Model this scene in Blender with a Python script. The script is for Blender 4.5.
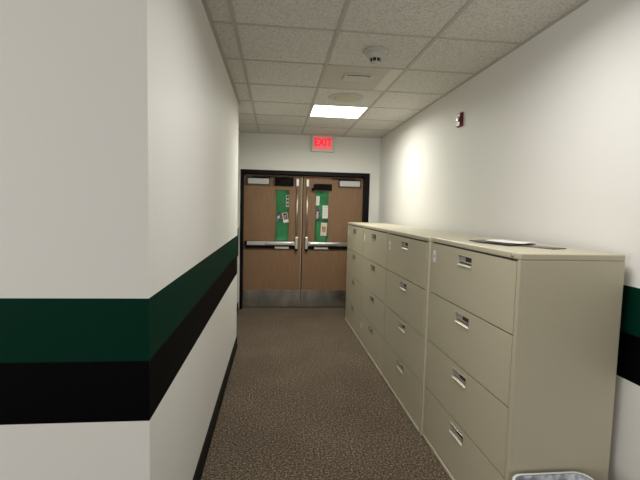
import bpy, bmesh, math, random
from mathutils import Vector, Matrix

for o in list(bpy.data.objects):
    bpy.data.objects.remove(o)
SC = bpy.context.scene
COL = SC.collection

# ------------------------------------------------------------------ camera
EYE = 1.48
yaw, pitch, roll, FPX = 0.1069, 0.0744, 0.0247, 417.943
fwd = Vector((math.sin(yaw) * math.cos(pitch), math.cos(yaw) * math.cos(pitch), -math.sin(pitch)))
rgt = Vector((math.cos(yaw), -math.sin(yaw), 0))
upv = rgt.cross(fwd)
r2 = math.cos(roll) * rgt + math.sin(roll) * upv
u2 = -math.sin(roll) * rgt + math.cos(roll) * upv
cd = bpy.data.cameras.new('camera')
cam = bpy.data.objects.new('camera', cd)
COL.objects.link(cam)
cd.sensor_width = 36
cd.lens = FPX * 36 / 640
cd.clip_start = 0.02
M = Matrix((r2, u2, -fwd)).transposed().to_4x4()
M.translation = Vector((0, 0, EYE))
cam.matrix_world = M
SC.camera = cam

# ------------------------------------------------------------------ world, light, exposure
wd = bpy.data.worlds.new('world')
SC.world = wd
wd.use_nodes = True
wd.node_tree.nodes['Background'].inputs[0].default_value = (0.6, 0.62, 0.6, 1)
wd.node_tree.nodes['Background'].inputs[1].default_value = 0.02
SC.view_settings.view_transform = 'Standard'
SC.view_settings.look = 'None'
SC.view_settings.gamma = 1
SC.view_settings.use_curve_mapping = False
SC.view_settings.exposure = 0.0

LENS_EMIT = 4.0
LENS_COL = (1.0, 0.97, 0.83, 1)


def area(name, loc, rot, w, h, power, col, spread=180):
    l = bpy.data.lights.new(name, 'AREA')
    l.shape = 'RECTANGLE'
    l.size, l.size_y = w, h
    l.energy = power
    l.color = col
    l.spread = math.radians(spread)
    o = bpy.data.objects.new(name, l)
    COL.objects.link(o)
    o.location = loc
    o.rotation_euler = [math.radians(a) for a in rot]
    return o


# lamp of the corridor (the lit panel in view) and its twin just above the top edge of the photograph
area('ceiling_lamp_light', (0.6475, 4.578, 2.520), (0, 0, 0), 0.56, 0.54, 27, (1.0, 0.99, 0.91), 170)
area('ceiling_lamp_light', (0.6475, 1.648, 2.520), (0, 0, 0), 0.56, 0.54, 16, (1.0, 0.97, 0.935), 165)
# unseen fills added behind and left of the viewer to brighten ceiling and walls
area('fill_light', (-0.9, -3.35, 1.45), (90, 0, 0), 3.6, 1.7, 46, (1.0, 0.975, 0.955))
area('fill_light', (-3.55, -1.0, 1.45), (90, 0, -90), 3.0, 1.7, 46, (1.0, 0.975, 0.955))

# ------------------------------------------------------------------ materials


def mat(name, col, rough=0.5, metal=0.0, spec=0.5, emit=None, estr=0.0):
    m = bpy.data.materials.new(name)
    m.use_nodes = True
    b = m.node_tree.nodes['Principled BSDF']
    b.inputs['Base Color'].default_value = (*col, 1)
    b.inputs['Roughness'].default_value = rough
    b.inputs['Metallic'].default_value = metal
    b.inputs['Specular IOR Level'].default_value = spec
    if emit:
        b.inputs['Emission Color'].default_value = (*emit, 1)
        b.inputs['Emission Strength'].default_value = estr
    return m


def N(m, t, **kw):
    n = m.node_tree.nodes.new(t)
    for k, v in kw.items():
        if k in n.inputs:
            n.inputs[k].default_value = v
        else:
            setattr(n, k, v)
    return n


def L(m, a, b):
    m.node_tree.links.new(a, b)


def bsdf(m):
    return m.node_tree.nodes['Principled BSDF']


def noise_var(m, scale, c0, c1, detail=4, stretch=None, lo=0.35, hi=0.65, bump=0.0, bscale=None, bdist=0.002):
    tc = N(m, 'ShaderNodeTexCoord')
    mp = N(m, 'ShaderNodeMapping')
    if stretch:
        mp.inputs['Scale'].default_value = stretch
    L(m, tc.outputs['Object'], mp.inputs['Vector'])
    n = N(m, 'ShaderNodeTexNoise')
    n.inputs['Scale'].default_value = scale
    n.inputs['Detail'].default_value = detail
    L(m, mp.outputs[0], n.inputs['Vector'])
    r = N(m, 'ShaderNodeValToRGB')
    r.color_ramp.elements[0].position = lo
    r.color_ramp.elements[1].position = hi
    r.color_ramp.elements[0].color = (*c0, 1)
    r.color_ramp.elements[1].color = (*c1, 1)
    L(m, n.outputs['Fac'], r.inputs[0])
    L(m, r.outputs[0], bsdf(m).inputs['Base Color'])
    if bump:
        n2 = N(m, 'ShaderNodeTexNoise')
        n2.inputs['Scale'].default_value = bscale or scale
        L(m, mp.outputs[0], n2.inputs['Vector'])
        bp = N(m, 'ShaderNodeBump')
        bp.inputs['Strength'].default_value = bump
        bp.inputs['Distance'].default_value = bdist
        L(m, n2.outputs['Fac'], bp.inputs['Height'])
        L(m, bp.outputs[0], bsdf(m).inputs['Normal'])
    return m


Z1, Z2, Z3 = 1.183, 0.9804, 0.7812


def wall_material(name, stripes=True, block=False):
    m = mat(name, (0.74, 0.73, 0.69), 0.55, spec=0.22)
    tc = N(m, 'ShaderNodeTexCoord')
    sp = N(m, 'ShaderNodeSeparateXYZ')
    L(m, tc.outputs['Object'], sp.inputs[0])
    prev = None
    white = N(m, 'ShaderNodeRGB')
    white.outputs[0].default_value = (0.765, 0.76, 0.725, 1)
    prev = white.outputs[0]
    if stripes:
        def band(lo, hi, col, prev):
            a = N(m, 'ShaderNodeMath', operation='GREATER_THAN')
            a.inputs[1].default_value = lo
            b = N(m, 'ShaderNodeMath', operation='LESS_THAN')
            b.inputs[1].default_value = hi
            c = N(m, 'ShaderNodeMath', operation='MULTIPLY')
            L(m, sp.outputs['Z'], a.inputs[0])
            L(m, sp.outputs['Z'], b.inputs[0])
            L(m, a.outputs[0], c.inputs[0])
            L(m, b.outputs[0], c.inputs[1])
            mx = N(m, 'ShaderNodeMix', data_type='RGBA')
            L(m, c.outputs[0], mx.inputs[0])
            L(m, prev, mx.inputs[6])
            mx.inputs[7].default_value = (*col, 1)
            return mx.outputs[2]
        prev = band(Z2, Z1, (0.0006, 0.026, 0.0150), prev)
        prev = band(Z3, Z2, (0.0010, 0.0011, 0.0018), prev)
    L(m, prev, bsdf(m).inputs['Base Color'])
    if stripes:
        # the dark stripe paint is flatter than the white wall paint
        lt = N(m, 'ShaderNodeMapRange')
        lt.inputs[1].default_value = 0.1
        lt.inputs[2].default_value = 0.5
        lt.inputs[3].default_value = 0.05
        lt.inputs[4].default_value = 0.22
        L(m, prev, lt.inputs[0])
        L(m, lt.outputs[0], bsdf(m).inputs['Specular IOR Level'])
    n = N(m, 'ShaderNodeTexNoise')
    n.inputs['Scale'].default_value = 180
    n.inputs['Detail'].default_value = 3
    L(m, tc.outputs['Object'], n.inputs['Vector'])
    bp = N(m, 'ShaderNodeBump')
    bp.inputs['Strength'].default_value = 0.12
    bp.inputs['Distance'].default_value = 0.001
    L(m, n.outputs['Fac'], bp.inputs['Height'])
    if block:
        br = N(m, 'ShaderNodeTexBrick')
        br.inputs['Scale'].default_value = 1
        br.inputs['Brick Width'].default_value = 0.40
        br.inputs['Row Height'].default_value = 0.203
        br.inputs['Mortar Size'].default_value = 0.006
        br.inputs['Color1'].default_value = (1, 1, 1, 1)
        br.inputs['Color2'].default_value = (1, 1, 1, 1)
        br.inputs['Mortar'].default_value = (0, 0, 0, 1)
        cb = N(m, 'ShaderNodeCombineXYZ')
        L(m, sp.outputs['X'], cb.inputs[0])
        L(m, sp.outputs['Z'], cb.inputs[1])
        L(m, cb.outputs[0], br.inputs['Vector'])
        b2 = N(m, 'ShaderNodeBump')
        b2.inputs['Strength'].default_value = 0.35
        b2.inputs['Distance'].default_value = 0.002
        L(m, br.outputs['Color'], b2.inputs['Height'])
        L(m, bp.outputs[0], b2.inputs['Normal'])
        L(m, b2.outputs[0], bsdf(m).inputs['Normal'])
    else:
        L(m, bp.outputs[0], bsdf(m).inputs['Normal'])
    return m


M_wall = wall_material('painted_wall')
M_wall_far = wall_material('painted_block_wall', stripes=False, block=True)
M_wall_plain = wall_material('plain_wall', stripes=False)

# carpet: brown loop with light and dark flecks
M_carpet = mat('carpet', (0.1, 0.08, 0.06), 0.95, spec=0.1)
tc = N(M_carpet, 'ShaderNodeTexCoord')
n1 = N(M_carpet, 'ShaderNodeTexNoise')
n1.inputs['Scale'].default_value = 80
n1.inputs['Detail'].default_value = 5
n1.inputs['Roughness'].default_value = 0.75
L(M_carpet, tc.outputs['Object'], n1.inputs['Vector'])
r1 = N(M_carpet, 'ShaderNodeValToRGB')
e = r1.color_ramp.elements
e[0].position = 0.34
e[0].color = (0.032, 0.022, 0.014, 1)
e[1].position = 0.68
e[1].color = (0.41, 0.335, 0.25, 1)
k = e.new(0.5)
k.color = (0.106, 0.081, 0.058, 1)
L(M_carpet, n1.outputs['Fac'], r1.inputs[0])
n3 = N(M_carpet, 'ShaderNodeTexNoise')
n3.inputs['Scale'].default_value = 2.2
L(M_carpet, tc.outputs['Object'], n3.inputs['Vector'])
mr = N(M_carpet, 'ShaderNodeMapRange')
mr.inputs[1].default_value = 0.3
mr.inputs[2].default_value = 0.7
mr.inputs[3].default_value = 0.9
mr.inputs[4].default_value = 1.1
L(M_carpet, n3.outputs['Fac'], mr.inputs[0])
vm = N(M_carpet, 'ShaderNodeVectorMath', operation='SCALE')
L(M_carpet, r1.outputs[0], vm.inputs[0])
L(M_carpet, mr.outputs[0], vm.inputs['Scale'])
L(M_carpet, vm.outputs[0], bsdf(M_carpet).inputs['Base Color'])
bp = N(M_carpet, 'ShaderNodeBump')
bp.inputs['Strength'].default_value = 0.8
bp.inputs['Distance'].default_value = 0.004
L(M_carpet, n1.outputs['Fac'], bp.inputs['Height'])
L(M_carpet, bp.outputs[0], bsdf(M_carpet).inputs['Normal'])

M_tile = noise_var(mat('ceiling_tile', (0.6, 0.58, 0.54), 0.9, spec=0.2), 95, (0.52, 0.505, 0.47), (0.72, 0.705, 0.66),
                   detail=5, lo=0.36, hi=0.54, bump=0.6, bscale=160, bdist=0.003)
M_grid = mat('ceiling_grid_metal', (0.48, 0.46, 0.42), 0.6)
M_panel = mat('vent_panel', (0.56, 0.53, 0.47), 0.6)
M_panel_lt = mat('vent_panel_patch', (0.70, 0.68, 0.60), 0.6)
M_vent = mat('vent_metal', (0.62, 0.60, 0.55), 0.45)
M_dark = mat('dark_gap', (0.01, 0.01, 0.01), 0.8)
M_base = mat('black_rubber', (0.004, 0.004, 0.004), 0.55, spec=0.2)
M_frame = mat('black_painted_steel', (0.002, 0.002, 0.0025), 0.45, spec=0.15)
M_wood = noise_var(mat('door_veneer', (0.3, 0.2, 0.14), 0.5, spec=0.3), 9, (0.225, 0.128, 0.068), (0.280, 0.166, 0.094),
                   stretch=(9, 9, 0.5), lo=0.3, hi=0.7)
M_steel = noise_var(mat('brushed_steel', (0.6, 0.6, 0.6), 0.3, metal=1.0), 40, (0.38, 0.37, 0.34), (0.56, 0.55, 0.51),
                    stretch=(1, 1, 12), lo=0.3, hi=0.7)
M_kick = noise_var(mat('scuffed_kick_plate', (0.5, 0.5, 0.5), 0.24, metal=1.0), 6, (0.40, 0.42, 0.41), (0.72, 0.74, 0.72),
                   stretch=(1.4, 1, 0.5), lo=0.3, hi=0.7)
M_alu = mat('satin_aluminium', (0.62, 0.60, 0.55), 0.34, metal=0.9)
M_strip = mat('dull_edge_metal', (0.42, 0.36, 0.27), 0.5, metal=0.4)
M_closer = mat('closer_cover_grey', (0.50, 0.50, 0.49), 0.4, metal=0.3)
M_green = noise_var(mat('green_paper', (0.03, 0.3, 0.08), 0.7), 12, (0.018, 0.19, 0.060), (0.028, 0.24, 0.080))
M_white = mat('white_paper', (0.80, 0.79, 0.75), 0.7)
M_cream = mat('cream_paper', (0.72, 0.66, 0.52), 0.7)
M_photo = noise_var(mat('dark_photo_print', (0.05, 0.05, 0.06), 0.4), 28, (0.006, 0.007, 0.010), (0.16, 0.15, 0.17), lo=0.4, hi=0.62)
M_redpic = noise_var(mat('red_picture_print', (0.5, 0.1, 0.05), 0.5), 22, (0.40, 0.05, 0.03), (0.60, 0.38, 0.22))
M_cloth = noise_var(mat('black_cloth', (0.006, 0.006, 0.006), 0.9, spec=0.1), 25, (0.004, 0.004, 0.004), (0.012, 0.011, 0.011))
M_glass = mat('clear_glass', (1, 1, 1), 0.03)
bsdf(M_glass).inputs['Transmission Weight'].default_value = 1.0
bsdf(M_glass).inputs['IOR'].default_value = 1.05
M_cab = noise_var(mat('putty_enamel', (0.3, 0.28, 0.2), 0.38, spec=0.45), 260, (0.505, 0.466, 0.342), (0.520, 0.481, 0.355),
                  bump=0.10, bscale=420, bdist=0.0006)
M_cabgap = mat('cabinet_gap_shadow_steel', (0.045, 0.042, 0.03), 0.7)
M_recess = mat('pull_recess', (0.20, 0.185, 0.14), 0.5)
M_pull = mat('bright_pull_metal', (0.50, 0.47, 0.39), 0.45, metal=0.3)
M_card = noise_var(mat('printed_card', (0.7, 0.7, 0.7), 0.6), 120, (0.55, 0.56, 0.58), (0.86, 0.86, 0.84), lo=0.4, hi=0.5)
M_lockm = mat('lock_metal', (0.45, 0.43, 0.38), 0.3, metal=0.9)
M_lens = mat('lamp_lens', (0.9, 0.9, 0.88), 0.5, emit=LENS_COL[:3], estr=LENS_EMIT)
M_wplast = mat('white_plastic', (0.52, 0.52, 0.48), 0.4)
M_spk = mat('aged_speaker_cover', (0.56, 0.53, 0.38), 0.6)
M_exit = mat('exit_housing', (0.66, 0.65, 0.55), 0.5)
M_exitface = mat('exit_face', (0.35, 0.12, 0.12), 0.4, emit=(1.0, 0.13, 0.13), estr=0.62)
M_exitred = mat('exit_letters', (0.4, 0.0, 0.01), 0.4, emit=(1.0, 0.005, 0.045), estr=0.9)
M_red = mat('alarm_red', (0.13, 0.006, 0.008), 0.35)
M_strobe = mat('strobe_lens', (0.45, 0.38, 0.37), 0.15)
M_folder = noise_var(mat('dark_cover', (0.03, 0.03, 0.035), 0.35), 9, (0.018, 0.018, 0.024), (0.10, 0.095, 0.10))
M_mauve = noise_var(mat('grey_cover', (0.12, 0.10, 0.10), 0.4), 9, (0.07, 0.06, 0.065), (0.20, 0.17, 0.17))
M_bag = noise_var(mat('bag_film', (0.5, 0.52, 0.58), 0.22), 30, (0.34, 0.37, 0.43), (0.84, 0.87, 0.92), lo=0.40, hi=0.62)
bsdf(M_bag).inputs['Alpha'].default_value = 0.8
M_bagrim = mat('bag_rim_film', (0.80, 0.82, 0.84), 0.25)
M_bin = mat('bin_plastic', (0.10, 0.10, 0.11), 0.45)

# ------------------------------------------------------------------ helpers


class MB:
    def __init__(s):
        s.bm = bmesh.new()
        s.mats = []

    def mi(s, m):
        if m not in s.mats:
            s.mats.append(m)
        return s.mats.index(m)

    def box(s, x0, x1, y0, y1, z0, z1, m, bev=0.0, seg=2):
        b = bmesh.new()
        bmesh.ops.create_cube(b, size=1)
        for v in b.verts:
            v.co = Vector(((x0 + x1) / 2 + v.co.x * (x1 - x0), (y0 + y1) / 2 + v.co.y * (y1 - y0), (z0 + z1) / 2 + v.co.z * (z1 - z0)))
        if bev:
            bmesh.ops.bevel(b, geom=b.edges[:], offset=bev, segments=seg, affect='EDGES', profile=0.5)
        s.merge(b, m)

    def merge(s, b, m, smooth=False):
        i = s.mi(m)
        vm = {}
        for v in b.verts:
            vm[v] = s.bm.verts.new(v.co)
        for f in b.faces:
            try:
                nf = s.bm.faces.new([vm[v] for v in f.verts])
                nf.material_index = i
                nf.smooth = smooth
            except ValueError:
                pass
        b.free()

    def poly(s, pts, m, smooth=False):
        f = s.bm.faces.new([s.bm.verts.new(p) for p in pts])
        f.material_index = s.mi(m)
        f.smooth = smooth

    def prism(s, xy, z0, z1, m):
        b = bmesh.new()
        lo = [b.verts.new((x, y, z0)) for x, y in xy]
        hi = [b.verts.new((x, y, z1)) for x, y in xy]
        n = len(xy)
        b.faces.new(lo[::-1])
        b.faces.new(hi)
        for i in range(n):
            b.faces.new([lo[i], lo[(i + 1) % n], hi[(i + 1) % n], hi[i]])
        bmesh.ops.recalc_face_normals(b, faces=b.faces[:])
        s.merge(b, m)

    def revolve(s, prof, c, axis, m, seg=32):
        """prof: list of (radius, height) along axis from point c"""
        ax = Vector(axis).normalized()
        t = ax.orthogonal().normalized()
        w = ax.cross(t)
        b = bmesh.new()
        rings = []
        for r, h in prof:
            if r < 1e-6:
                rings.append([b.verts.new(Vector(c) + ax * h)])
            else:
                rings.append([b.verts.new(Vector(c) + ax * h + (t * math.cos(a) + w * math.sin(a)) * r)
                              for a in [2 * math.pi * k / seg for k in range(seg)]])
        for A, B in zip(rings, rings[1:]):
            for k in range(seg):
                j = (k + 1) % seg
                q = [A[k % len(A)], A[j % len(A)], B[j % len(B)], B[k % len(B)]]
                u = []
                for v in q:
                    if v not in u:
                        u.append(v)
                if len(u) > 2:
                    b.faces.new(u)
        bmesh.ops.recalc_face_normals(b, faces=b.faces[:])
        s.merge(b, m, smooth=True)

    def tube(s, p0, p1, r, m, seg=16):
        d = Vector(p1) - Vector(p0)
        s.revolve([(0, 0), (r, 0), (r, d.length), (0, d.length)], p0, d, m, seg)

    def build(s, name, parent=None, loc=None):
        me = bpy.data.meshes.new(name)
        for m in s.mats:
            me.materials.append(m)
        s.bm.to_mesh(me)
        s.bm.free()
        o = bpy.data.objects.new(name, me)
        COL.objects.link(o)
        if parent:
            o.parent = parent
        if loc:
            o.location = loc
        return o


def tag(o, label=None, cat=None, group=None, kind=None):
    if label:
        o['label'] = label
    if cat:
        o['category'] = cat
    if group:
        o['group'] = group
    if kind:
        o['kind'] = kind
    return o


def empty(name, loc, rz=0.0):
    o = bpy.data.objects.new(name, None)
    o.empty_display_size = 0.1
    COL.objects.link(o)
    o.location = loc
    o.rotation_euler = (0, 0, rz)
    return o


def smooth_noflat(o, ang=0.6):
    for p in o.data.polygons:
        p.use_smooth = True
    try:
        o.data.set_sharp_from_angle(angle=ang)
    except Exception:
        pass


# ------------------------------------------------------------------ room shell
XL, XLR, XR = -0.3958, -0.526, 1.509
YC, YE, YF = 1.3573, 4.4462, 6.0718
ZC = 2.5318
X0, Y0 = -3.6, -3.4

m = MB()
m.box(X0 - .1, XR + .1, Y0 - .1, YF + .4, -0.1, 0, M_carpet)
tag(m.build('floor'), 'brown flecked loop carpet running down the corridor', 'carpet', kind='structure')

m = MB()
m.prism([(XL, YC), (XL, YE), (XLR, YE), (XLR, YF + .2), (XLR - .3, YF + .2), (XLR - .3, YC + .12), (XL - .12, YC + .12), (XL - .12, YC)], 0, ZC + .05, M_wall)
tag(m.build('wall_left'), 'white corridor wall with green and black stripe at left', 'wall', kind='structure')
m = MB()
m.box(X0, XL - .12, YC, YC + .12, 0, ZC + .05, M_wall)
tag(m.build('wall_front'), 'white striped wall face turned to the viewer at left', 'wall', kind='structure')
m = MB()
m.box(XR, XR + .1, Y0, YF + .2, 0, ZC + .05, M_wall)
tag(m.build('wall_right'), 'white wall with green and black stripe behind the filing cabinets', 'wall', kind='structure')
m = MB()
m.box(X0 - .1, X0, Y0, YC + .12, 0, ZC + .05, M_wall_plain)
tag(m.build('wall_side'), 'plain wall closing the open area', 'wall', kind='structure')
m = MB()
m.box(X0, XR, Y0 - .1, Y0, 0, ZC + .05, M_wall_plain)
tag(m.build('wall_back'), 'plain wall behind the viewer', 'wall', kind='structure')

# far wall with doorway
OX0, OX1, OZ = -0.465, 1.288, 1.958      # clear opening
FX0, FX1, FZ = -0.503, 1.362, 2.014      # outside of the steel frame
m = MB()
m.box(XLR, FX0, YF, YF + .2, 0, ZC + .05, M_wall_far)
m.box(FX1, XR, YF, YF + .2, 0, ZC + .05, M_wall_far)
m.box(FX0, FX1, YF, YF + .2, FZ, ZC + .05, M_wall_far)
tag(m.build('wall_far'), 'pale block wall around the double doors', 'wall', kind='structure')

m = MB()
m.box(FX0, OX0, YF - .012, YF + .2, 0, FZ, M_frame, .003)
m.box(OX1, FX1, YF - .012, YF + .2, 0, FZ, M_frame, .003)
m.box(OX0, OX1, YF - .012, YF + .2, OZ, FZ, M_frame, .003)
m.box(OX0, OX0 + .016, YF + .135, YF + .16, 0, OZ, M_frame)
m.box(OX1 - .016, OX1, YF + .135, YF + .16, 0, OZ, M_frame)
m.box(OX0, OX1, YF + .135, YF + .16, OZ - .016, OZ, M_frame)
tag(m.build('trim_1'), 'black steel frame around the double doors', 'door frame', kind='structure')

# baseboards
BH, BT = 0.10, 0.008


def cove(mb, p0, p1, n):
    """cove base along p0->p1, n = normal to the room"""
    p0, p1, n = Vector(p0), Vector(p1), Vector(n)
    prof = [(0.0, 0), (0.016, 0), (0.012, 0.006), (BT, 0.016), (BT, BH - .003), (BT - .003, BH), (0, BH)]
    a = [p0 + n * d + Vector((0, 0, z)) for d, z in prof]
    b = [p1 + n * d + Vector((0, 0, z)) for d, z in prof]
    for i in range(len(prof) - 1):
        mb.poly([a[i], b[i], b[i + 1], a[i + 1]], M_base)
    mb.poly(a, M_base)
    mb.poly(b[::-1], M_base)


m = MB()
cove(m, (XL, YC - .008, 0), (XL, YE + .008, 0), (1, 0, 0))
cove(m, (XLR, YE, 0), (XLR, YF, 0), (1, 0, 0))
cove(m, (XLR, YE, 0), (XL + .008, YE, 0), (0, 1, 0))
tag(m.build('baseboard_left'), 'black rubber baseboard along the left wall', 'baseboard', kind='structure')
m = MB()
cove(m, (X0, YC, 0), (XL + .008, YC, 0), (0, -1, 0))
tag(m.build('baseboard_front'), 'black rubber baseboard under the wall face', 'baseboard', kind='structure')
m = MB()
cove(m, (XR, Y0, 0), (XR, YF, 0), (-1, 0, 0))
tag(m.build('baseboard_right'), 'black rubber baseboard along the right wall', 'baseboard', kind='structure')

# ------------------------------------------------------------------ ceiling
P = 0.601
GX = [-0.254 + P * k for k in range(-6, 3)]
GY = [2.530 + 0.5885 * k for k in range(-10, 7)]
LAMPX = (GX[7], GX[8])
LAMPY = (GY[13], GY[14])
VENTY = (GY[11], GY[12])
xs = [X0] + [g for g in GX if g > X0 + .02] + [XR]
ys = [Y0] + [g for g in GY if g > Y0 + .02 and g < YF - .02] + [YF]
m = MB()
m.box(X0 - .1, XR + .1, Y0 - .1, YF + .2, ZC + .05, ZC + .15, M_tile)
for i in range(len(xs) - 1):
    for j in range(len(ys) - 1):
        if abs(xs[i] - LAMPX[0]) < .01 and (abs(ys[j] - LAMPY[0]) < .01):
            continue
        m.box(xs[i] + .006, xs[i + 1] - .006, ys[j] + .006, ys[j + 1] - .006, ZC + .001, ZC + .018, M_tile, .003, 1)
ceil = tag(m.build('ceiling'), 'suspended ceiling of speckled square tiles', 'ceiling', kind='structure')
m = MB()
g = 0.0115
for x in xs[1:-1]:
    m.box(x - g, x + g, Y0, YF, ZC - .004, ZC + .004, M_grid)
for y in ys[1:-1]:
    for i in range(len(xs) - 1):
        m.box(xs[i] + g, xs[i + 1] - g, y - g * .75, y + g * .75, ZC - .003, ZC + .004, M_grid)
m.box(XR - .022, XR, Y0, YF, ZC - .004, ZC + .004, M_grid)
m.box(XL, XL + .024, YC, YE, ZC - .004, ZC + .004, M_grid)
m.box(XLR, XLR + .022, YE, YF, ZC - .004, ZC + .004, M_grid)
m.box(XLR + .022, XR - .022, YF - .02, YF, ZC - .004, ZC + .004, M_grid)
m.build('ceiling_grid', ceil)

# lit lamp panel
cx, cy = (LAMPX[0] + LAMPX[1]) / 2, (LAMPY[0] + LAMPY[1]) / 2
hw, hd = P / 2 - g - .001, 0.5885 / 2 - g - .001
root = empty('ceiling_light', (cx, cy, ZC))
tag(root, 'lit square lamp panel set in the ceiling before the exit sign', 'ceiling light')
m = MB()
for a in ((-hw, hw, -hd, -hd + .012), (-hw, hw, hd - .012, hd), (-hw, -hw + .012, -hd + .012, hd - .012), (hw - .012, hw, -hd + .012, hd - .012)):
    m.box(*a, -.002, .03, M_wplast, .001)
m.build('lamp_frame', root)
m = MB()
m.box(-hw + .012, hw - .012, -hd + .012, hd - .012, 0.002, .010, M_lens)
m.build('diffuser', root)

# vent panel
vy = (VENTY[0] + VENTY[1]) / 2
root = empty('air_vent', (cx, vy, ZC))
tag(root, 'small slatted air vent in a plain grey ceiling panel', 'vent')
m = MB()
m.box(-hw, hw - .10, -hd, hd, -.002, .004, M_panel, .001)
m.box(hw - .10, hw, -hd, hd, -.0022, .0038, M_panel_lt, .001)
m.build('panel', root)
vx = -0.02
vw, vd, vc = .115, .085, -.06
m = MB()
m.box(vx - vw, vx + vw, vc - vd, vc - vd + .02, -.010, -.002, M_vent, .003)
m.box(vx - vw, vx + vw, vc + vd - .02, vc + vd, -.010, -.002, M_vent, .003)
m.box(vx - vw, vx - vw + .02, vc - vd + .02, vc + vd - .02, -.010, -.002, M_vent, .003)
m.box(vx + vw - .02, vx + vw, vc - vd + .02, vc + vd - .02, -.010, -.002, M_vent, .003)
m.box(vx - vw + .02, vx + vw - .02, vc - vd + .02, vc + vd - .02, -.0035, -.0022, M_dark)
fr = m.build('vent_frame', root)
for k in range(4):
    yy = vc - vd + .066 + k * .0255
    m = MB()
    z = -.0095
    m.poly([(vx - vw + .02, yy - .010, z + .005), (vx + vw - .02, yy - .010, z + .005), (vx + vw - .02, yy + .011, z), (vx - vw + .02, yy + .011, z)], M_vent)
    m.poly([(vx - vw + .02, yy - .010, z + .0058), (vx - vw + .02, yy + .011, z + .0008), (vx + vw - .02, yy + .011, z + .0008), (vx + vw - .02, yy - .010, z + .0058)], M_vent)
    m.build('slat', fr)

# round speaker grille
root = empty('ceiling_speaker', (0.640, 3.985, ZC))
tag(root, 'round yellowed speaker cover in the ceiling before the lit panel', 'speaker')
m = MB()
m.revolve([(.165, .001), (.165, -.004), (.155, -.008), (.125, -.009), (.120, -.006), (.118, -.006)], (0, 0, 0), (0, 0, 1), M_wplast, 40)
m.build('rim', root)
m = MB()
m.revolve([(.120, -.004), (.118, -.008), (.06, -.011), (0, -.012)], (0, 0, 0), (0, 0, 1), M_spk, 40)
m.build('grille', root)

# smoke detector
root = empty('smoke_detector', (0.640, 2.80, ZC))
tag(root, 'round white smoke detector hanging from the ceiling', 'smoke detector')
m = MB()
m.revolve([(0, .001), (.076, .001), (.078, -.006), (.074, -.016), (.055, -.018)], (0, 0, 0), (0, 0, 1), M_wplast, 36)
m.build('base', root)
m = MB()
m.revolve([(.058, -.016), (.062, -.030), (.052, -.048), (.038, -.054)], (0, 0, 0), (0, 0, 1), M_wplast, 36)
m.build('body', root)
m = MB()
m.revolve([(.035, -.053), (.035, -.070), (.028, -.074)], (0, 0, 0), (0, 0, 1), M_dark, 24)
for k in range(8):
    a = k * math.pi / 4
    m.box(.033 * math.cos(a) - .003, .033 * math.cos(a) + .003, .033 * math.sin(a) - .003, .033 * math.sin(a) + .003, -.075, -.052, M_wplast)
m.build('sensor_cage', root)
m = MB()
m.revolve([(.032, -.074), (.030, -.079), (0, -.081)], (0, 0, 0), (0, 0, 1), M_wplast, 24)
m.build('cap', root)

# ------------------------------------------------------------------ exit sign


def text_mesh(name, body, size, mtl, depth=.002, bold=0.0):
    cu = bpy.data.curves.new(name, 'FONT')
    cu.body = body
    cu.size = size
    cu.align_x = 'CENTER'
    cu.align_y = 'CENTER'
    cu.extrude = depth
    cu.offset = bold
    t = bpy.data.objects.new(name, cu)
    COL.objects.link(t)
    dg = bpy.context.evaluated_depsgraph_get()
    me = bpy.data.meshes.new_from_object(t.evaluated_get(dg))
    bpy.data.objects.remove(t)
    me.materials.clear()
    me.materials.append(mtl)
    o = bpy.data.objects.new(name, me)
    COL.objects.link(o)
    return o


root = empty('exit_sign', (0.654, YF, 2.41))
tag(root, 'lit red EXIT sign on the wall above the double doors', 'exit sign')
m = MB()
m.box(-.165, .165, -.055, 0, -.115, .118, M_exit, .006)
m.build('housing', root)
m = MB()
m.box(-.128, .128, -.059, -.0545, -.085, .088, M_exitface, .002)
m.build('face', root)
t = text_mesh('lettering', 'EXIT', .145, M_exitred, .001, .004)
t.parent = root
t.rotation_euler = (math.pi / 2, 0, 0)
t.scale = (.86, 1.0, 1)
t.location = (0, -.0602, .012)

# ------------------------------------------------------------------ double doors
DY = YF + .085      # front face of the leaves
DT = .045
MIDX = 0.386


def frame_slab(mb, x0, x1, z0, z1, hx0, hx1, hz0, hz1, y0, y1, m_):
    mb.box(x0, hx0, y0, y1, z0, z1, m_)
    mb.box(hx1, x1, y0, y1, z0, z1, m_)
    mb.box(hx0, hx1, y0, y1, z0, hz0, m_)
    mb.box(hx0, hx1, y0, y1, hz1, z1, m_)


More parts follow.
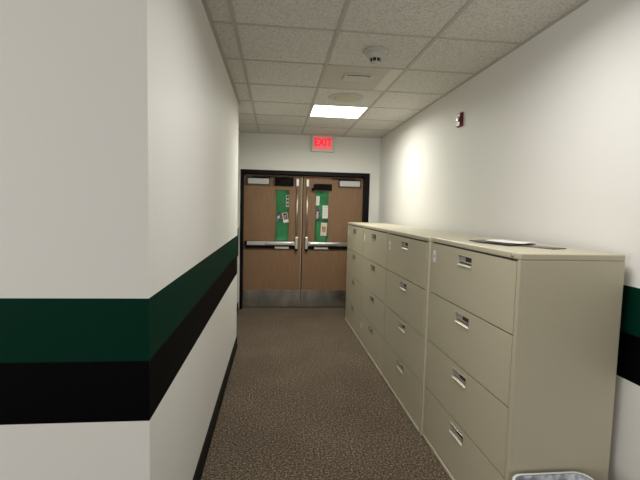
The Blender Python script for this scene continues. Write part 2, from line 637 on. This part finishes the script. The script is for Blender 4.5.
def door(name, x0, x1, lx0, lx1, hinge, label):
    d = empty(name, ((x0 + x1) / 2, DY, 0))
    tag(d, label, 'door', kind='structure')
    ox = (x0 + x1) / 2

    def X(v):
        return v - ox
    lz0, lz1 = 0.905, 1.745
    mb = MB()
    frame_slab(mb, X(x0), X(x1), .010, 1.950, X(lx0), X(lx1), lz0, lz1, 0, DT, M_wood)
    mb.build('door_leaf', d)
    mb = MB()
    w = .012
    frame_slab(mb, X(lx0 - w), X(lx1 + w), lz0 - w, lz1 + w, X(lx0 + .004), X(lx1 - .004), lz0 + .004, lz1 - .004, -.005, .003, M_wood)
    f = mb.build('window_frame', d)
    mb = MB()
    mb.box(X(lx0), X(lx1), .012, .018, lz0, lz1, M_glass)
    mb.build('glass', d)
    mb = MB()
    mb.box(X(x0 + .006), X(x1 - .006), -.003, 0, .012, .262, M_kick, .001)
    mb.build('kick_plate', d)
    # meeting edge strip
    mb = MB()
    if hinge == 'left':
        mb.box(X(x1) - .014, X(x1) - .001, -.004, 0, .27, 1.94, M_strip, .001)
    else:
        mb.box(X(x0) + .001, X(x0) + .010, -.004, 0, .27, 1.94, M_frame, .001)
    mb.build('edge_strip', d)
    # door closer
    s = 1 if hinge == 'left' else -1
    hx = X(x0) if hinge == 'left' else X(x1)
    cx0, cx1 = sorted((hx + s * .055, hx + s * .360))
    root_c = MB()
    root_c.box(cx0, cx1, -.058, 0, 1.815, 1.897, M_closer, .006)
    cl = root_c.build('door_closer', d)
    mb = MB()
    mb.box(cx0 - .012, cx1 + .012, -.030, -.001, 1.897, 1.915, M_frame, .002)
    mb.box(cx0 - .010, cx0, -.045, -.001, 1.812, 1.897, M_frame, .002)
    mb.box(cx1, cx1 + .010, -.045, -.001, 1.812, 1.897, M_frame, .002)
    mb.build('bracket', cl)
    mb = MB()
    ax0, ax1 = sorted((hx + s * .12, hx + s * .48))
    mb.box(ax0, ax1, -.040, -.028, 1.917, 1.929, M_frame, .002)
    mb.build('closer_arm', cl)
    # panic bar
    lx = X(x1) - .075 if hinge == 'left' else X(x0) + .068
    hz = .957
    b0, b1 = sorted((lx, hx + s * .022))
    mb = MB()
    mb.box(b0 + .01, b1 - .01, -.026, 0, hz - .074, hz + .034, M_frame, .004)  # black backing drawn lower to stand in for shade under the bar
    mb.box(b0 + .006, b1 - .02, -.034, -.026, hz - .026, hz + .030, M_alu, .003)
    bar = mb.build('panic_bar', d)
    pb0, pb1 = sorted((lx - s * .05, lx - s * .46)) if hinge == 'left' else sorted((lx + .05, lx + .46))
    mb = MB()
    mb.box(pb0, pb1, -.070, -.034, hz - .020, hz + .024, M_steel, .008)
    mb.build('push_pad', bar)
    e0, e1 = (b0, b0 + .03) if hinge == 'left' else (b1 - .03, b1)
    mb = MB()
    mb.box(e0, e1, -.048, 0, hz - .032, hz + .034, M_frame, .006)
    mb.build('end_cap', bar)
    mb = MB()
    mb.box(lx - .022, lx + .022, -.062, 0, hz - .075, hz + .105, M_alu, .008)
    mb.box(lx - .016, lx + .016, -.055, 0, hz - .105, hz - .070, M_frame, .006)
    mb.build('latch_case', bar)
    mb = MB()
    mb.tube((lx, -.026, hz + .10), (lx, -.026, 1.80), .0135, M_alu, 12)
    rod = mb.build('vertical_rod', d)
    mb = MB()
    mb.box(lx - .020, lx + .020, -.045, 0, 1.795, 1.905, M_alu, .006)
    mb.build('top_latch', rod)
    return d


LX = ((-0.004, 0.196), (0.576, 0.776))
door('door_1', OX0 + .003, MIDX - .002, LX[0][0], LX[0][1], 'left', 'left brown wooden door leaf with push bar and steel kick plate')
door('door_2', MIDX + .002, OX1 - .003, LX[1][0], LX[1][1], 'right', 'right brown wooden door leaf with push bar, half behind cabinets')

# green sheets in the two door windows
for (a, b), lab in zip(LX, ('green paper filling the narrow window of the left door', 'green paper filling the narrow window of the right door')):
    mb = MB()
    mb.box(a + .001, b - .001, .020, .022, .906, 1.744, M_green)
    tag(mb.build('green_paper', loc=(0, DY, 0)), lab, 'paper', 'green sheets in the door windows')

# flyers stuck on the windows
FLY = [
    ('flyer', .150, .192, 1.50, 1.665, 0, 'strip', 'narrow strip of dark photos at top of the left door window', 0.0),
    ('flyer', .010, .080, 1.285, 1.415, 0, 'photo', 'dark photo flyer at middle left of the left door window', 0.0),
    ('flyer', .105, .180, 1.265, 1.41, 0, 'photow', 'tilted white bordered photo flyer in the left door window', -.2),
    ('flyer', .590, .640, 1.53, 1.665, 0, 'white', 'small white flyer at top of the right door window', 0.05),
    ('flyer', .586, .648, 1.30, 1.49, 0, 'photo', 'dark photo flyer at left of the right door window', 0.0),
    ('flyer', .688, .770, 1.34, 1.53, 0, 'white', 'large white printed flyer at right of the right door window', 0.0),
    ('flyer', .668, .760, 1.08, 1.275, 0, 'red', 'cream flyer with red picture low in the right door window', 0.05),
]
for nm, a, b, z0, z1, _, kind, lab, rot in FLY:
    w, h = b - a, z1 - z0
    mb = MB()
    base = {'strip': M_white, 'photo': M_photo, 'photow': M_white, 'white': M_white, 'red': M_cream}[kind]
    mb.box(-w / 2, w / 2, 0, .0008, -h / 2, h / 2, base)
    y = -.0004
    if kind == 'strip':
        for k in range(3):
            zz = -h / 2 + .012 + k * h / 3.1
            mb.box(-w / 2 + .004, w / 2 - .004, y, 0, zz, zz + h / 3.1 - .012, M_photo)
    if kind == 'photow':
        mb.box(-w / 2 + .010, w / 2 - .006, y, 0, -h / 2 + .045, h / 2 - .006, M_photo)
        mb.box(-w / 2 + .022, w / 2 - .024, y - .0003, y, -h / 2 + .065, h / 2 - .035, M_redpic)
    if kind == 'photo':
        mb.box(-w / 2 + .014, w / 2 - .020, y, 0, -h / 2 + .04, h / 2 - .05, M_closer)
    if kind == 'white':
        for k in range(4):
            zz = h / 2 - .022 - k * h / 4.6
            mb.box(-w / 2 + .012, w / 2 - .012 - (k % 2) * .012, y, 0, zz - .007, zz, M_closer)
    if kind == 'red':
        mb.box(-w / 2 + .018, w / 2 - .018, y, 0, -h / 2 + .055, h / 2 - .055, M_redpic)
    o = mb.build(nm, loc=((a + b) / 2, DY + .0110, (z0 + z1) / 2))
    o.rotation_euler = (0, rot, 0)
    tag(o, lab, 'flyer', 'flyers on the door windows')

# black rolled blinds above the windows
random.seed(4)


def rolled(x0, x1, z0, z1, lab, spike):
    mb = MB()
    b = bmesh.new()
    nx, ns = 14, 12
    rings = []
    for i in range(nx + 1):
        t = i / nx
        x = x0 + (x1 - x0) * t
        zc_, hh = (z0 + z1) / 2, (z1 - z0) / 2
        r = []
        for k in range(ns):
            a = 2 * math.pi * k / ns
            jit = 1 + random.uniform(-.10, .10)
            q = abs(math.cos(a)) ** .6 * math.copysign(1, math.cos(a))
            p = abs(math.sin(a)) ** .6 * math.copysign(1, math.sin(a))
            r.append(b.verts.new((x, -.030 + .024 * q * jit, zc_ + hh * p * jit)))
        rings.append(r)
    for A, B in zip(rings, rings[1:]):
        for k in range(ns):
            b.faces.new([A[k], A[(k + 1) % ns], B[(k + 1) % ns], B[k]])
    b.faces.new(rings[0][::-1])
    b.faces.new(rings[-1])
    bmesh.ops.recalc_face_normals(b, faces=b.faces[:])
    mb.merge(b, M_cloth, True)
    o = mb.build('rolled_blind', loc=(0, DY, 0))
    tag(o, lab, 'blind', 'black blinds over the door windows')
    mb = MB()
    if spike:
        mb.prism([(x0 - .03, -.045), (x0 + .02, -.055), (x0 + .02, -.006), (x0 - .01, -.006)], z0 - .012, z0 + .03, M_cloth)
        mb.box(x0 + .02, x1 + .005, -.012, -.002, z1 - .01, z1 + .010, M_cloth, .003)
    else:
        mb.box(x0, x1, -.012, -.002, z1 - .01, z1 + .012, M_cloth, .003)
    mb.build('cord_strap' if spike else 'mounting_strip', o)


rolled(-.020, .250, 1.800, 1.915, 'black rolled blind above the window of the left door', False)
rolled(.545, .812, 1.752, 1.835, 'black rolled blind with a loose end above the right door window', True)

# white labels under the bars
for (a, b), s in zip(LX, ('left', 'right')):
    mb = MB()
    mb.box(a - .002, b + .002, -.0262, -.0246, .886, .916, M_white)
    o = tag(mb.build('white_sticker', loc=(0, DY - .003, 0)), 'white strip sticker below the push bar of the %s door' % s, 'sticker', 'stickers below the push bars')

# ------------------------------------------------------------------ fire alarm on the right wall
root = empty('fire_alarm', (XR, 3.375, 2.24))
root.scale = (.75, .82, .90)
tag(root, 'red fire alarm with clear strobe on the right wall', 'fire alarm')
m = MB()
m.box(-.018, 0, -.052, .052, -.064, .064, M_red, .004)
m.build('back_plate', root)
m = MB()
m.box(-.036, -.016, -.046, .046, -.060, .060, M_red, .006)
m.build('horn_body', root)
m = MB()
m.box(-.050, -.034, -.028, .028, -.018, .024, M_strobe, .006)
m.build('strobe_lens', root)
m = MB()
frame_slab(m, -.032, .032, -.054, -.022, -.024, .024, -.048, -.028, -.5, .5, M_closer)
for v in m.bm.verts:
    v.co = Vector((-.0365 - .0008 * (v.co.y > 0), v.co.x, v.co.z))
m.build('sounder_grille', root)
m = MB()
m.box(-.0374, -.0355, -.022, .022, .038, .048, M_closer)
m.build('marking_plate', root)

# ------------------------------------------------------------------ filing cabinets
CX, CY, CW, CH, CD, CROT = 0.986, 1.6001, 0.9679, 1.3148, 0.4741, 0.0082
CAPT = .028
DZ = [0.034, 0.344, 0.657, 0.971, 1.275]


SH = (.010, -.002)


def cabinet(i, label, rn, rf, dark):
    s, c = math.sin(CROT), math.cos(CROT)
    root = empty('filing_cabinet', (CX - s * CW * i + SH[i > 0], CY + c * CW * i, 0), CROT)
    tag(root, label, 'filing cabinet', 'filing cabinets along the right wall')
    CH = 1.3185 if i == 0 else 1.3148
    y0, y1 = .001, CW - .001
    DZ = [0.034, 0.344, 0.657, 0.971, CH - CAPT - .006]
    mb = MB()
    b = .0035
    mb.box(.024, CD, y0, y1, .0, CH - CAPT, M_cab, b)
    mb.box(.002, .026, y0, y0 + rn, .0, CH - CAPT, M_cab, .002)
    mb.box(.002, .026, y1 - rf, y1, .0, CH - CAPT, M_cab, .002)
    mb.build('case', root)
    mb = MB()
    mb.box(.010, .026, y0 + rn, y1 - rf, .030, CH - CAPT + .001, M_cabgap)
    mb.build('inner_face', root)
    mb = MB()
    mb.box(.0, CD, y0, y1, CH - CAPT, CH, M_cab, .006, 3)
    mb.build('top_cap', root)
    mb = MB()
    mb.box(-.006, .024, y0 + rn + .001, y1 - rf - .001, .004, DZ[0] - .006, M_cab, .004)
    mb.build('base_rail', root)
    gp = .0028
    for k in range(4):
        z0, z1 = DZ[k] + gp, DZ[k + 1] - gp
        ya, yb = y0 + rn + gp, y1 - rf - gp
        hy, hw_, hz1 = CW / 2 + .005, .080, DZ[k + 1] - .034
        hz0 = hz1 - .050
        mb = MB()
        X0_, X1_ = .0, .016
        # front with a hole for the pull
        ya -= .0018
        mb.box(X0_, X1_, ya, hy - hw_, z0, z1, M_cab)
        mb.box(X0_, X1_, hy + hw_, yb, z0, z1, M_cab)
        mb.box(X0_, X1_, hy - hw_, hy + hw_, z0, hz0, M_cab)
        mb.box(X0_, X1_, hy - hw_, hy + hw_, hz1, z1, M_cab)
        bm2 = mb.bm
        bmesh.ops.remove_doubles(bm2, verts=bm2.verts[:], dist=1e-5)
        d = mb.build('drawer', root)
        mb = MB()
        # recessed cup behind the front
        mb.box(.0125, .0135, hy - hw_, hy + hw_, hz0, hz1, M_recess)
        t = .0035
        fm = M_lockm if dark else M_pull
        mb.box(-.002, .012, hy + hw_ - t, hy + hw_, hz0, hz1, fm, .001)
        mb.box(-.002, .012, hy - hw_, hy - hw_ + t, hz0, hz1, M_lockm, .001)
        mb.box(-.002, .012, hy - hw_ + t, hy + hw_ - t, hz1 - t, hz1, M_lockm, .001)
        # flared lower lip
        mb.poly([(-.005, hy + hw_, hz0 - .003), (-.005, hy - hw_, hz0 - .003), (.010, hy - hw_, hz0 + .006), (.010, hy + hw_, hz0 + .006)], fm)
        mb.poly([(-.005, hy + hw_, hz0 - .003), (-.005, hy - hw_, hz0 - .003), (0, hy - hw_, hz0 - .007), (0, hy + hw_, hz0 - .007)], fm)
        h = mb.build('handle', d)
        # card holder bar inside the cup
        mb = MB()
        mb.box(.004, .010, hy - hw_ + t, hy + hw_ - t, hz0 + .014, hz0 + .022, fm, .001)
        mb.box(.008, .0115, hy + .012, hy + hw_ - t - .004, hz0 + .018, hz1 - .008, M_cab if dark else M_closer, .001)
        mb.build('card_holder', d)
    # lock on the cap
    mb = MB()
    mb.tube((.001, y0 + .055, CH - .014), (-.004, y0 + .055, CH - .014), .007, M_lockm, 16)
    mb.build('lock', root)
    return root


def local(i, dy):
    s, c = math.sin(CROT), math.cos(CROT)
    y = CW * i + dy
    return (CX - s * y + SH[i > 0], CY + c * y)


cabinet(0, 'putty metal filing cabinet nearest the viewer, papers on its top', .022, .014, False)
cabinet(1, 'putty metal filing cabinet second from the viewer, touching the nearest one', .036, .006, False)
cabinet(2, 'putty metal filing cabinet third from the viewer, with white label on bottom drawer', .006, .006, True)
cabinet(3, 'putty metal filing cabinet farthest from the viewer, next to the doors', .006, .006, True)

# stickers on the top drawers
for i, w in enumerate(('nearest', 'second nearest', 'third nearest', 'farthest')):
    dy = .90 if i == 0 else .885
    x, y = local(i, dy)
    z = 1.203 if i == 0 else 1.185
    mb = MB()
    mb.box(-.0012, 0, -.022, .022, -.036, .036, M_white if i > 1 else M_card)
    if i < 2:
        mb.box(-.0016, -.0012, -.014, .014, -.005, .008, M_closer)
    o = mb.build('label_sticker', loc=(x, y, z))
    o.rotation_euler = (0, 0, CROT)
    tag(o, 'small white sticker on the top drawer of the %s filing cabinet' % w, 'sticker', 'stickers on the top drawers')
x, y = local(2, .93)
mb = MB()
mb.box(-.0012, 0, -.020, .020, -.036, .036, M_white)
o = mb.build('label_sticker', loc=(x, y, .205))
o.rotation_euler = (0, 0, CROT)
tag(o, 'small white sticker low on the bottom drawer of the third filing cabinet', 'sticker')

# ------------------------------------------------------------------ papers on the near cabinet


def sheet(name, cx_, cy_, w, l, rz, z, amp, mtl, lab, cat, th=.0015, curl=0.0, edge=None, ph=0.0, grp=None):
    b = bmesh.new()
    nx, ny = 14, 18
    top = []
    for i in range(nx + 1):
        row = []
        for j in range(ny + 1):
            u, v = i / nx - .5, j / ny - .5
            zz = amp * (.5 + .5 * math.sin(u * 5.2 + v * 3.1 + ph)) + curl * max(0, abs(v) - .25) * 4 * max(0, u + .3)
            row.append((u * w, v * l, zz))
        top.append(row)
    T = [[b.verts.new((x, y, z_ + th)) for x, y, z_ in r] for r in top]
    B = [[b.verts.new((x, y, z_)) for x, y, z_ in r] for r in top]
    for i in range(nx):
        for j in range(ny):
            b.faces.new([T[i][j], T[i + 1][j], T[i + 1][j + 1], T[i][j + 1]])
            b.faces.new([B[i][j], B[i][j + 1], B[i + 1][j + 1], B[i + 1][j]])
    for i in range(nx):
        b.faces.new([T[i][0], B[i][0], B[i + 1][0], T[i + 1][0]])
        b.faces.new([T[i][ny], T[i + 1][ny], B[i + 1][ny], B[i][ny]])
    for j in range(ny):
        b.faces.new([T[0][j], T[0][j + 1], B[0][j + 1], B[0][j]])
        b.faces.new([T[nx][j], B[nx][j], B[nx][j + 1], T[nx][j + 1]])
    bmesh.ops.recalc_face_normals(b, faces=b.faces[:])
    mb = MB()
    mb.merge(b, mtl, True)
    o = mb.build(name, loc=(cx_, cy_, z))
    o.rotation_euler = (0, 0, rz)
    return tag(o, lab, cat, grp)


TZ = 1.3185 + .0005
sheet('folder', 1.262, 1.965, .10, .32, .43, TZ, .0, M_mauve, 'thin grey folder under the magazine, reaching nearest the cabinet edge', 'folder', .004, ph=.5)
sheet('magazine', 1.195, 2.105, .18, .28, .30, TZ + .0045, .002, M_folder, 'dark covered magazine under the white papers on the nearest cabinet', 'magazine', .004)
sheet('paper_sheets', 1.225, 2.07, .13, .21, .36, TZ + .0108, .003, M_white, 'loose white papers lying on the dark magazine', 'papers', .003, .004, ph=1.0)

# ------------------------------------------------------------------ waste bin with liner
BX, BY, BHT = 1.152, 1.438, .391
root = empty('waste_bin', (BX, BY, 0))
tag(root, 'waste bin lined with a clear plastic bag before the nearest cabinet', 'waste bin')


def rrect(hx, hy, r, n=6):
    pts = []
    for sx, sy, a0 in ((1, 1, 0), (-1, 1, 90), (-1, -1, 180), (1, -1, 270)):
        for k in range(n + 1):
            a = math.radians(a0 + 90 * k / n)
            pts.append((sx * (hx - r) + r * math.cos(a), sy * (hy - r) + r * math.sin(a)))
    return pts


def loft(mb, secs, m_, closed_bottom=True, n=6):
    b = bmesh.new()
    rings = []
    for hx, hy, r, z, jit in secs:
        pp = rrect(hx, hy, r, n)
        rings.append([b.verts.new((x * (1 + random.uniform(-jit, jit)), y * (1 + random.uniform(-jit, jit)), z + random.uniform(-jit, jit) * .12)) for x, y in pp])
    k = len(rings[0])
    for A, B in zip(rings, rings[1:]):
        for i in range(k):
            b.faces.new([A[i], A[(i + 1) % k], B[(i + 1) % k], B[i]])
    if closed_bottom:
        b.faces.new(rings[-1])
    bmesh.ops.recalc_face_normals(b, faces=b.faces[:])
    mb.merge(b, m_, True)


random.seed(9)
m = MB()
loft(m, [(.120, .085, .03, 0, 0), (.120, .085, .03, .002, 0), (.164, .128, .05, BHT - .02, 0), (.170, .134, .052, BHT - .018, 0), (.170, .134, .052, BHT, 0),
         (.162, .126, .05, BHT, 0), (.118, .083, .03, .006, 0)], M_bin)
m.build('bin_body', root)
m = MB()
loft(m, [(.174, .138, .054, BHT - .075, .012), (.173, .137, .054, BHT - .03, .008), (.173, .137, .054, BHT + .002, .002), (.169, .133, .053, BHT + .005, .002),
         (.163, .127, .050, BHT + .001, .003)], M_bagrim, False, 10)
m.build('bag_rim', root)
m = MB()
loft(m, [(.161, .125, .050, BHT, .003), (.157, .121, .05, BHT - .02, .03), (.150, .114, .048, BHT - .05, .06), (.143, .107, .044, BHT - .085, .08),
         (.135, .10, .04, BHT - .13, .10), (.122, .09, .035, BHT - .20, .12), (.112, .078, .03, .03, .05)], M_bag, True, 10)
m.build('bag_lining', root)
